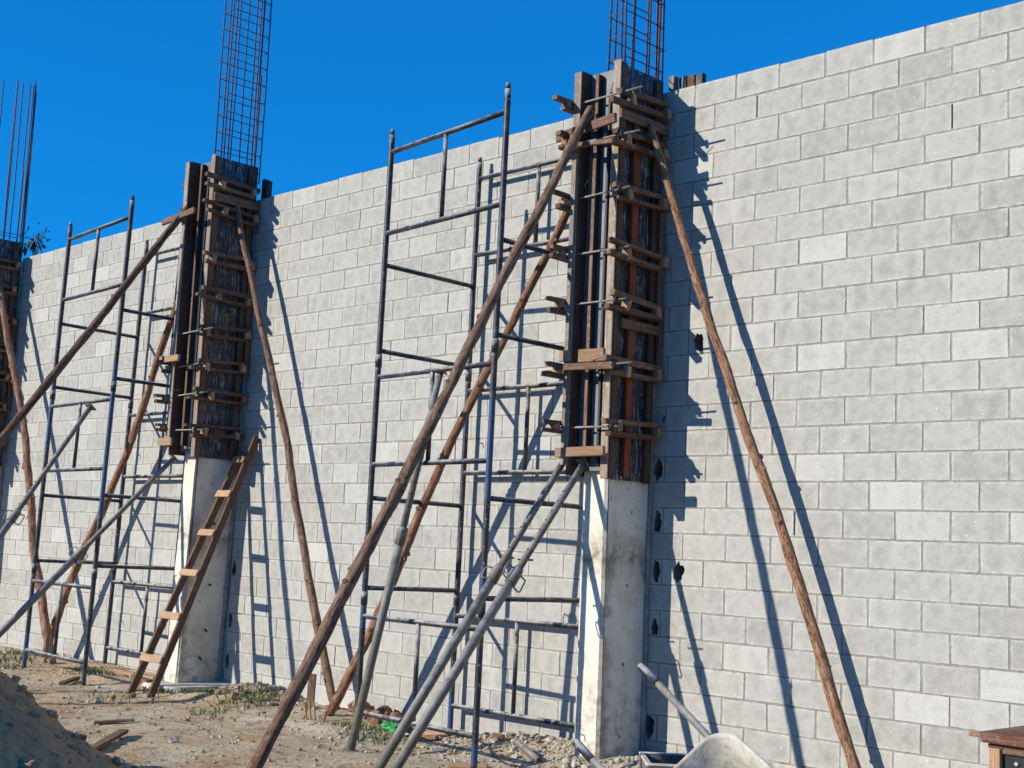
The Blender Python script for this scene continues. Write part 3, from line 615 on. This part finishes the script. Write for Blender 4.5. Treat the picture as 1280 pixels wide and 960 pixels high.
# ------------------------------------------------------------------ wheelbarrow lying tipped on its side
def make_barrow():
    P1,P2,E=V((.073,-3.103,1.124)),V((.105,-3.44,.66)),V((.665,-3.222,.842))
    a=(E-P1).normalized(); s=(P2-P1); s=(s-a*s.dot(a)).normalized(); n=a.cross(s)
    if n.dot(V((4.37,-8.35,1.65))-E)<0: n=-n
    O=E-a*.0-s*.05
    W=lambda al,sg,de: O+a*al+s*sg-n*de
    t=empty('wheelbarrow',tuple(V((O.x+.5,O.y-.2,0))),'cement-caked wheelbarrow tipped on its side at the bottom of the photo','wheelbarrow')
    m=MB(); rings=[]
    Lr,Wr=.80,.60
    def ring(de,in0,in1,ins,rad,n=10):
        x0,x1,y0,y1=in0,Lr-in1,ins,Wr-ins; pts=[]
        for (cx,cy,a0) in ((x1-rad,y1-rad,0),(x0+rad,y1-rad,90),(x0+rad,y0+rad,180),(x1-rad,y0+rad,270)):
            for k in range(n): an=math.radians(a0+90*k/(n-1)); pts.append((cx+rad*math.cos(an),cy+rad*math.sin(an),de))
        return pts
    prof=[(.0,-.012,-.012,-.012,.13),(-.012,-.004,-.004,-.004,.13),(.0,.006,.006,.006,.13),(.05,.03,.05,.025,.13),(.12,.06,.11,.055,.13),(.19,.10,.19,.09,.13),(.235,.14,.25,.125,.11),(.245,.24,.34,.2,.06)]
    vs=[];k=40
    for pr in prof: 
        for q in ring(*pr): vs.append(W(q[0],q[1],q[2]+.012*noise.noise(V((q[0]*7,q[1]*7,q[2]*9)))))
    fs=[(i*k+j,i*k+(j+1)%k,(i+1)*k+(j+1)%k,(i+1)*k+j) for i in range(len(prof)-1) for j in range(k)]+[tuple(range((len(prof)-1)*k,len(prof)*k))]
    m.add(vs,fs,None,0,.5,True)
    # outside skin
    prof2=[(.004,-.012,-.012,-.012,.13),(.05,.02,.04,.015,.13),(.13,.055,.105,.05,.13),(.20,.09,.18,.08,.13),(.26,.14,.25,.12,.11),(.262,.24,.34,.2,.06)]
    vs=[W(*q) for pr in prof2 for q in ring(*pr)]
    fs=[((i+1)*k+j,(i+1)*k+(j+1)%k,i*k+(j+1)%k,i*k+j) for i in range(len(prof2)-1) for j in range(k)]+[tuple(range(len(prof2)*k-1,(len(prof2)-1)*k-1,-1))]
    m.add(vs,fs,None,0,.5,True); tray=m.build('tray',M['barrow'],t)
    m=MB(); vs=[];nn=14   # lumps of set mortar left on the tray floor
    for c in ((.35,.3),(.5,.4),(.28,.42),(.45,.2)):
        b=len(m.v); ringp=[W(c[0]+.10*math.cos(x)*(1+.3*noise.noise(V((math.cos(x),math.sin(x),c[0])))),c[1]+.09*math.sin(x),.246) for x in np.linspace(0,2*math.pi,nn,endpoint=False)]
        mid=[W(c[0]+.06*math.cos(x),c[1]+.05*math.sin(x),.215+.012*noise.noise(V((x,c[0]*5,1)))) for x in np.linspace(0,2*math.pi,nn,endpoint=False)]
        m.add(ringp+mid+[W(c[0],c[1],.205)],[(q,(q+1)%nn,nn+(q+1)%nn,nn+q) for q in range(nn)]+[(nn+q,nn+(q+1)%nn,2*nn) for q in range(nn)],None,0,.5,True)
    m.build('mortar_lump',M['crust'],tray)
    for sg,st in ((.05,-.63),(.535,-.56)):
        m=MB(); m.tube([W(st+.13,sg,.05),W(-.02,sg+(.02 if sg<.3 else -.02),.10),W(.45,.31+(sg-.31)*.75,.275),W(.98,.31+(sg-.31)*.28,.275)],[.0175]*4,12); h=m.build('handle',M['galv'],t)
        m=MB(); m.tube([W(st,sg-.002,.042),W(st+.02,sg-.002,.043),W(st+.15,sg,.0515)],[.017,.0215,.0205],12); m.build('grip',M['pipe'],h)
    for sg in (.13,.49):
        m=MB(); m.tube([W(.12,sg,.262),W(.10,sg,.46),W(.30,sg,.46),W(.38,sg,.262)],.013,10); m.build('leg',M['galv'],t)
    m=MB(); c=W(1.0,.31,.275); R=.165
    vs=[];n1,n2=28,10
    for i in range(n1):
        an=2*math.pi*i/n1; cen=c+(a*math.cos(an)+n*math.sin(an))*(R-.035)
        for j in range(n2): b=2*math.pi*j/n2; vs.append(cen+(a*math.cos(an)+n*math.sin(an))*.035*math.cos(b)+s*.035*math.sin(b))
    m.add(vs,[(i*n2+j,((i+1)%n1)*n2+j,((i+1)%n1)*n2+(j+1)%n2,i*n2+(j+1)%n2) for i in range(n1) for j in range(n2)],None,0,.5,True); w=m.build('wheel',M['tyre'],t)
    m=MB(); m.tube([c-s*.02,c+s*.02],R-.055,20); m.tube([c-s*.08,c+s*.08],.012,10); m.build('rim',M['galv'],w)
    return t
make_barrow()

# mortar trough behind it
def make_trough():
    c0=V((-1.45,-1.13,.30)); e=V((.712,.70,0)).normalized(); g=V((.70,-.712,0))
    t=empty('mixing_trough',(-1.1,-1.2,0),'cement-splashed mixing box with a white crusted rim beside the column foot','mixing box')
    zb=-.02; Lx,Ly=.78,.5; th=.025
    def wall(p,d,L,nm,mat):
        m=MB(); d=V(d); w=V((-d.y,d.x,0)); m.box(p+V((0,0,zb-p.z)),d*L,w*th,V((0,0,.30-zb)),jit=.004); o=m.build(nm,M[mat],t)
        m=MB(); m.beam(p+w*th/2+V((0,0,.305-p.z)),p+d*L+w*th/2+V((0,0,.305-p.z)),th+.012,.014,jit=.003); m.build('rim',M['crust'],o)
    wall(c0,e,Lx,'side_board','crustd'); wall(c0+g*.002-e*(-.0),g,Ly,'side_board','crustd')
    wall(c0+g*Ly,e,Lx,'side_board','crustd'); wall(c0+e*(Lx+th)+g*.002,g,Ly,'side_board','crustd')
    m=MB(); p=c0+e*.02+g*.01; m.box(V((p.x,p.y,.03)),e*(Lx-.02),g*(Ly-.02),V((0,0,.03))); m.build('mortar_bed',M['crustd'],t)
make_trough()

# timber and black box at the right edge
def make_bench():
    t=empty('timber_cabinet',(1.4,-.75,0),'wooden box with red-brown top board and black front panel, bottom right corner','wooden box')
    m=MB(); m.box((.885,-1.03,.668),(1.1,0,0),(0,.58,0),(0,0,.056),jit=.008,bev=.007); m.build('top_board',M['red2'],t)
    for x,y in ((.932,-1.0),(1.86,-1.0),(.932,-.56),(1.86,-.56)):
        m=MB(); m.box((x,y,gz(x,y)-.01),(.062,0,0),(0,.07,0),(0,0,.645-gz(x,y)+.012)); m.build('leg',M['fresh'],t)
    m=MB(); m.box((.92,-.99,.645),(.09,0,0),(0,.05,0),(0,0,.023)); m.box((1.0,-.985,.62),(.86,0,0),(0,.03,0),(0,0,.047)); m.build('rail',M['brown'],t)
    m=MB(); m.box((.995,-.965,.06),(.865,0,0),(0,.018,0),(0,0,.56)); p=m.build('front_panel',M['black'],t)
    m=MB(); m.tube([(1.075,-.966,.575),(1.075,-.974,.575)],.011,10); m.build('bolt',M['bolt'],p)
    m=MB(); m.box((1.0,-.53,.06),(.855,0,0),(0,.018,0),(0,0,.56)); m.build('back_panel',M['black'],t)
    m=MB(); m.box((.80,-.98,.715-.022),(.083,0,0),(0,.05,0),(0,0,.022)); m.build('board_end',M['fresh'],t)
M['red2']=mat_wood('red_brown_plank',(.055,.02,.012),(.14,.048,.026),(.25,.12,.07),.25,.25)
make_bench()

def rock(m,c,s,seed,flat=.65,mi=0):
    bm=bmesh.new(); bmesh.ops.create_icosphere(bm,subdivisions=1 if s<.03 else 2,radius=1)
    rot=Matrix.Rotation(seed*1.7,3,'Z')@Matrix.Rotation(math.sin(seed)*.8,3,'X')
    vs=[]
    for v in bm.verts:
        q=v.co.normalized(); k=1+.55*noise.noise(q*1.3+V((seed*3.1,0,0)))+.25*noise.noise(q*3.1+V((0,seed*2.3,0)))
        w=rot@V((q.x*k,q.y*k*.8,q.z*k*flat)); vs.append(V(c)+w*s)
    m.add(vs,[[v.index for v in f.verts] for f in bm.faces],None,mi,None,False); bm.free()
# ------------------------------------------------------------------ dirt pile bottom left
def make_mound():
    cam=V((4.371,-8.346,0)); fw=V((-.701,.703,0)).normalized(); r=V((.712,.701,0)).normalized()
    # crest runs along the line of sight of the left photo edge
    d0=(fw*1.0+r*(-.463)).normalized(); l0=V((-d0.y,d0.x,0)); l0=-l0 if l0.dot(r)<0 else l0
    c=cam+d0*8.0; vs=[];fs=[];nu,nv=150,220
    def hgt(u,v):
        p=c+l0*u+d0*v
        q=math.sqrt((u/1.62)**2+(max(0,abs(v+.3)-1.4)/1.7)**2)
        h=max(-.2,1.24*(1-q))-.10*math.exp(-(q/.15)**2)
        gul=noise.noise(V((v*3.2,u*.7,8)))*.07+noise.noise(V((v*8,u*1.2,4)))*.035        # rills running down the slope
        nz=noise.noise(V((p.x*1.4,p.y*1.4,3)))*.10+gul+noise.noise(V((p.x*5,p.y*5,1)))*.035+abs(noise.noise(V((p.x*12,p.y*12,1))))*.045+noise.noise(V((p.x*29,p.y*29,5)))*.012
        return p,max(-.15,h+nz*(1 if h>-.05 else .3))
    for j in range(nv+1):
        for i in range(nu+1):
            p,h=hgt(-2.1+4.2*i/nu,-3.6+6.6*j/nv); vs.append((p.x,p.y,h))
    for j in range(nv):
        for i in range(nu): fs.append((j*(nu+1)+i,j*(nu+1)+i+1,(j+1)*(nu+1)+i+1,(j+1)*(nu+1)+i))
    m=MB(); m.add(vs,fs,None,0,.5,True); o=m.build('dirt_pile',M['dirt'],None,origin=(c.x,c.y,0))
    r_=random.Random(77); m=MB()
    for k in range(700):
        u,v=r_.uniform(-.3,1.6),r_.uniform(-3.,2.6); p,h=hgt(u,v); sz=.010+.035*r_.random()**3; rock(m,(p.x,p.y,h+sz*.2),sz,k*.61)
    m.build('clods',M['dirt'],o)['kind']='stuff'
    tag(o,'shaded heap of excavated brown earth in the bottom left corner','dirt pile')
    return c,l0,d0
MC=make_mound()

# ------------------------------------------------------------------ rubble, stones, grass, debris
def make_rubble():
    r=random.Random(21); m=MB()
    for k in range(7000):
        z=r.random()
        if z<.48: x=r.uniform(-4.9,-1.2); y=-abs(r.gauss(0,.55))-.02
        elif z<.60: x=r.gauss(-7.2,.45); y=-abs(r.gauss(.1,.22))
        else: x=r.uniform(-12.5,-.6); y=r.uniform(-3.4,-.03)
        if -2.64<x<-2.3 and y>-.57: continue
        s=.005+.02*r.random()**3.5+(.008 if z<.6 and r.random()<.2 else 0)
        rock(m,(x,y,gz(x,y)+s*.25),s,k*.37,.65,0 if r.random()<.72 else 1)
    o=m.build('rubble',[M['stone'],M['stoned']]); tag(o,'loose grey mortar crumbs and gravel scattered over the ground','rubble',kind='stuff')
    for k in range(46):
        z=r.random()
        if z<.5: x=r.uniform(-4.4,-1.6); y=-abs(r.gauss(.1,.4))-.05
        elif z<.68: x=r.gauss(-7.2,.4); y=-abs(r.gauss(.15,.2))-.03
        else: x=r.uniform(-11,-2); y=r.uniform(-2.8,-.2)
        if -2.66<x<-2.25 and y>-.6: y=-.72
        s=r.uniform(.02,.05); m=MB(); rock(m,(x,y,gz(x,y)+s*.3),s,100+k); o=m.build('stone',M['stone'],None,origin=(x,y,gz(x,y)))
        tag(o,'small jagged lump of grey mortar lying on the ground near the wall','stone','small stones on the ground')
    # stones along the sunlit edge of the dirt pile
    c,l0,d0=MC
    for k in range(18):
        p=c+l0*(1.66+r.gauss(.0,.10))+d0*r.uniform(.2,2.4); s=r.uniform(.02,.05); m=MB(); z=gz(p.x,p.y)+s*.3
        rock(m,(p.x,p.y,z),s,300+k); o=m.build('stone',M['stoned' if k%3 else 'stone'],None,origin=(p.x,p.y,z)); tag(o,'stone lying at the foot of the brown dirt pile','stone','stones at the dirt pile')
make_rubble()
def make_grass():
    r=random.Random(3); m=MB()
    spots=[(-11.3,-.9,.5,60),(-12.2,-.3,.6,120),(-9.7,-.75,.35,110),(-10.6,-1.3,.4,50),(-7.35,-.75,.35,120),(-6.9,-.45,.35,110),(-6.55,-.9,.3,60),(-8.0,-.9,.25,60),(-4.85,-.7,.35,70),(-8.7,-.12,.25,60),(-6.3,-1.35,.4,40),(-4.4,-1.0,.3,40),(-7.7,-1.5,.4,30),(-12.8,-.9,.5,60)]
    for (x,y,s,n) in spots:
        for k in range(int(n*1.0)):
            px,py=r.gauss(x,s*.5),min(-.03,r.gauss(y,s*.35)); z=gz(px,py)
            for b in range(r.randint(3,6)):
                a=r.uniform(0,6.28); h=r.uniform(.02,.085); w=r.uniform(.0025,.006); d=V((math.cos(a),math.sin(a),0)); e=V((-d.y,d.x,0)); p=V((px,py,z-.005)); l=r.uniform(.3,.9)
                m.add([p-e*w,p+e*w,p+d*h*l*.4+V((0,0,h*.65))+e*w*.8,p+d*h*l*.4+V((0,0,h*.65))-e*w*.8,p+d*h*l+V((0,0,h*.8))],[(0,1,2,3),(3,2,4)],None,0)
    o=m.build('grass',M['grass']); tag(o,'thin tufts of short green grass along the foot of the wall','grass',kind='stuff')
make_grass()
def plank(p0,p1,w,h,mat,label,name='board',cat='board',group=None):
    p0,p1=V(p0),V(p1); m=MB(); m.beam(p0,p1,w,h,jit=.004); o=m.build(name,M[mat],None,origin=tuple(p0)); tag(o,label,cat,group); return o
G=lambda x,y,d=0:(x,y,gz(x,y)+d)
plank(G(-4.87,-3.28,.03),G(-5.45,-2.70,.045),.075,.03,'wood','weathered plank lying on the ground beside the dirt pile')
plank(G(-6.04,-.42,-.08),(-6.05,-.40,.36),.075,.03,'wood','short upright timber stake stuck in the ground behind the long shore','stake','stake')
plank(G(-4.36,-.82,.02),G(-4.02,-.62,.03),.10,.025,'fresh','flat offcut board lying under the near scaffold tower')
plank(G(-4.38,-.45,.03),G(-4.02,-.36,.05),.09,.03,'fresh','pale offcut board lying close to the wall behind the scaffold leg')
plank(G(-3.15,-1.30,.012),G(-2.93,-1.10,.015),.14,.022,'fresh','flat board serving as sole plate under a scaffold leg','sole_board')
plank(G(-8.95,-1.45,.02),G(-9.25,-1.12,.03),.07,.03,'wood','brown board lying flat left of the ladder foot')
plank(G(-9.55,-.42,.03),G(-9.0,-.30,.03),.11,.03,'fresh','pale board lying at the wall foot behind the left scaffold tower')
plank(G(-8.72,-.75,.035),G(-8.42,-.72,.035),.10,.07,'wood','thick short timber block lying by the ladder foot','timber_block','timber block')
plank(G(-6.3,-2.5,.02),G(-6.15,-2.2,.02),.05,.025,'wood','small splintered wood scrap on the open ground','wood_scrap')
plank((-10.62,-.78,gz(-10.6,-.8)-.02),(-10.74,-.72,.36),.09,.02,'wood','short board standing on end beside the outer leg of the left scaffold')
for k in range(5):
    r=random.Random(60+k); x,y=-5.62+.075*k+r.uniform(-.02,.02),-.82+r.uniform(-.03,.03); h=gz(x,y)+r.uniform(.07,.17)
    m=MB(); m.beam(G(x,y,-.04),(x+r.uniform(-.10,.12),y+r.uniform(-.05,.05),h),.018,.014); o=m.build('stick',M['fresh'],None,origin=G(x,y)); tag(o,'thin pale wood stick poking out of the soil by the crossed timber feet','stick','thin sticks in the soil')
for k,(x,y,s) in enumerate([(-5.35,-.30,.10),(-5.18,-.33,.085),(-5.55,-.20,.11),(-5.02,-.22,.08),(-5.28,-.12,.10),(-5.70,-.15,.09)]):
    m=MB(); rock(m,G(x,y,s*.5),s,500+k); o=m.build('brick_chunk',M['brick' if k!=2 else 'stoned'],None,origin=G(x,y)); tag(o,'reddish brick chunk heaped around the foot of the crossed timber shores','brick chunk','brick chunks by the crossed shores')
for k,(x,y,s) in enumerate([(-7.75,-1.32,.05),(-7.05,-.75,.06),(-6.75,-.8,.05),(-3.6,-.35,.07),(-10.6,-.75,.07)]):
    m=MB(); rock(m,G(x,y,s*.4),s,600+k); o=m.build('clod',M['stoned'],None,origin=G(x,y)); tag(o,'brown clod of dry earth on the ground','clod','earth clods')
def crumple():
    m=MB(); bm=bmesh.new(); bmesh.ops.create_icosphere(bm,subdivisions=4,radius=1)
    c=V(G(-4.70,-.50,.05)); vs=[]
    for v in bm.verts:
        q=v.co.normalized(); k=1+.5*noise.noise(q*2.2+V((3,1,0)))+.28*noise.noise(q*5)+.12*noise.noise(q*11)
        vs.append(c+V((q.x*.16*k,q.y*.09*k,q.z*.075*k)))
    m.add(vs,[[v.index for v in f.verts] for f in bm.faces],None,0,.5,False); bm.free(); o=m.build('plastic_bag',M['green'],None,origin=tuple(c)); tag(o,'crumpled bright green plastic bag on the ground by the wall','plastic bag')
crumple()
def cable():
    m=MB(); pts=[]
    for i in range(40):
        t=i/39; x=-4.6+2.0*t; y=-.62+.25*math.sin(t*5)-.1*t; pts.append((x,y,gz(x,y)+.012))
    m.tube(pts,.007,6); o=m.build('cable',M['iron'],None,origin=pts[0]); tag(o,'thin dark cable lying across the rubble','cable')
    m=MB(); m.tube([(-3.10,-.62,.125),(-2.70,-.78,.05)],.026,12); o=m.build('pipe_end',M['galv'],None,origin=(-2.7,-.78,0)); tag(o,'short grey steel pipe lying against the nearest column foot','pipe')
    m=MB(); pts=[]
    for i in range(30):
        t=i/29; x=-7.6+1.2*t; y=-.55+.05*math.sin(t*7); pts.append((x,y,gz(x,y)+.015))
    m.tube(pts,.01,6); o=m.build('hose',M['iron'],None,origin=pts[0]); tag(o,'dark hose lying along the ground right of the ladder','hose')
cable()
# things on top of the wall beside the columns
plank((-2.25,.03,5.42),(-2.25,.03,5.535),.06,.06,'lit','pale upright board stub on the wall top beside the near formwork','board_stub','board stub')
for k in range(3): plank((-2.17+.085*k,.07,5.40),(-2.175+.088*k,.07,5.525-.006*k),.045,.07,'plyd' if k!=1 else 'wood','dark board stub in a row of three on the wall top','board_stub','board stub','dark board stubs on the wall')
plank((-8.05,.05,5.3),(-8.05,.05,5.63),.07,.05,'plyd','dark upright board on the wall top beside the laddered column','board_stub','board stub')
plank((-7.97,.05,5.3),(-7.97,.05,5.60),.05,.05,'brown','brown upright board on the wall top right of a darker one','board_stub','board stub')
def leaves():
    r=random.Random(9); m=MB()
    for k in range(46):
        c=V((-13.70+r.gauss(0,.13),.05+r.uniform(-.1,.1),5.60+abs(r.gauss(0,.13)))); a=r.uniform(0,6.28); tl=r.uniform(-1.2,.3); d=V((math.cos(a)*math.cos(tl),math.sin(a)*math.cos(tl),math.sin(tl))); e=d.cross(V((0,0,1))).normalized(); L=r.uniform(.08,.17); w=L*.2
        m.add([c,c+d*L*.5+e*w,c+d*L+V((0,0,-.02)),c+d*L*.5-e*w+V((0,0,.01))],[(0,1,2,3)],None,0)
    for k in range(5): m.tube([(-13.72+.02*k,.05,5.42),(-13.75+.06*k,.04,5.62),(-13.74+.09*k,.04,5.78)],.006,5)
    o=m.build('dry_branch',M['leaf'],None,origin=(-13.7,.05,5.46)); tag(o,'dark leafy sprig on the wall top by the far left column','branch')
leaves()

# ------------------------------------------------------------------ camera, light, sky
cam=bpy.data.cameras.new('camera'); co=bpy.data.objects.new('camera',cam); COL.objects.link(co)
f,yaw,pit,rol=1670.318,-.78336,.12077,.043367
fw=V((math.sin(yaw)*math.cos(pit),math.cos(yaw)*math.cos(pit),math.sin(pit))); r=V((math.cos(yaw),-math.sin(yaw),0)); u=r.cross(fw)
r2=r*math.cos(rol)+u*math.sin(rol); u2=u*math.cos(rol)-r*math.sin(rol)
co.matrix_world=Matrix(((r2.x,u2.x,-fw.x,4.3714),(r2.y,u2.y,-fw.y,-8.3463),(r2.z,u2.z,-fw.z,1.6463),(0,0,0,1)))
cam.sensor_width=36; cam.lens=f/1280*36; cam.clip_start=.05; cam.clip_end=3000; S.camera=co
d=V((.48,1,-.488)).normalized()
L=bpy.data.lights.new('sun','SUN'); L.energy=4.9; L.angle=math.radians(.5); L.color=(1,.925,.80); lo=bpy.data.objects.new('sun',L); COL.objects.link(lo); lo.rotation_euler=d.to_track_quat('-Z','Y').to_euler(); lo.location=(-6,-12,9)
w=bpy.data.worlds.new('World'); S.world=w; w.use_nodes=True; nt=w.node_tree; bg=nt.nodes['Background']
sk=nt.nodes.new('ShaderNodeTexSky'); sk.sky_type='NISHITA'; sk.sun_disc=False; sk.sun_elevation=math.asin(-d.z); sk.sun_rotation=math.atan2(-d.x,-d.y); sk.altitude=900; sk.air_density=.9; sk.dust_density=.0; sk.ozone_density=4.0
gm=nt.nodes.new('ShaderNodeGamma'); gm.inputs[1].default_value=.62; nt.links.new(sk.outputs[0],gm.inputs[0])
tn=nt.nodes.new('ShaderNodeMix'); tn.data_type='RGBA'; tn.blend_type='MULTIPLY'; tn.inputs[0].default_value=1; tn.inputs[7].default_value=(.04,1.05,2.2,1); nt.links.new(gm.outputs[0],tn.inputs[6])
nt.links.new(tn.outputs[2],bg.inputs[0]); bg.inputs[1].default_value=.122
S.view_settings.view_transform='Standard'; S.view_settings.look='None'; S.view_settings.exposure=.25; S.view_settings.gamma=1
S.cycles.max_bounces=6
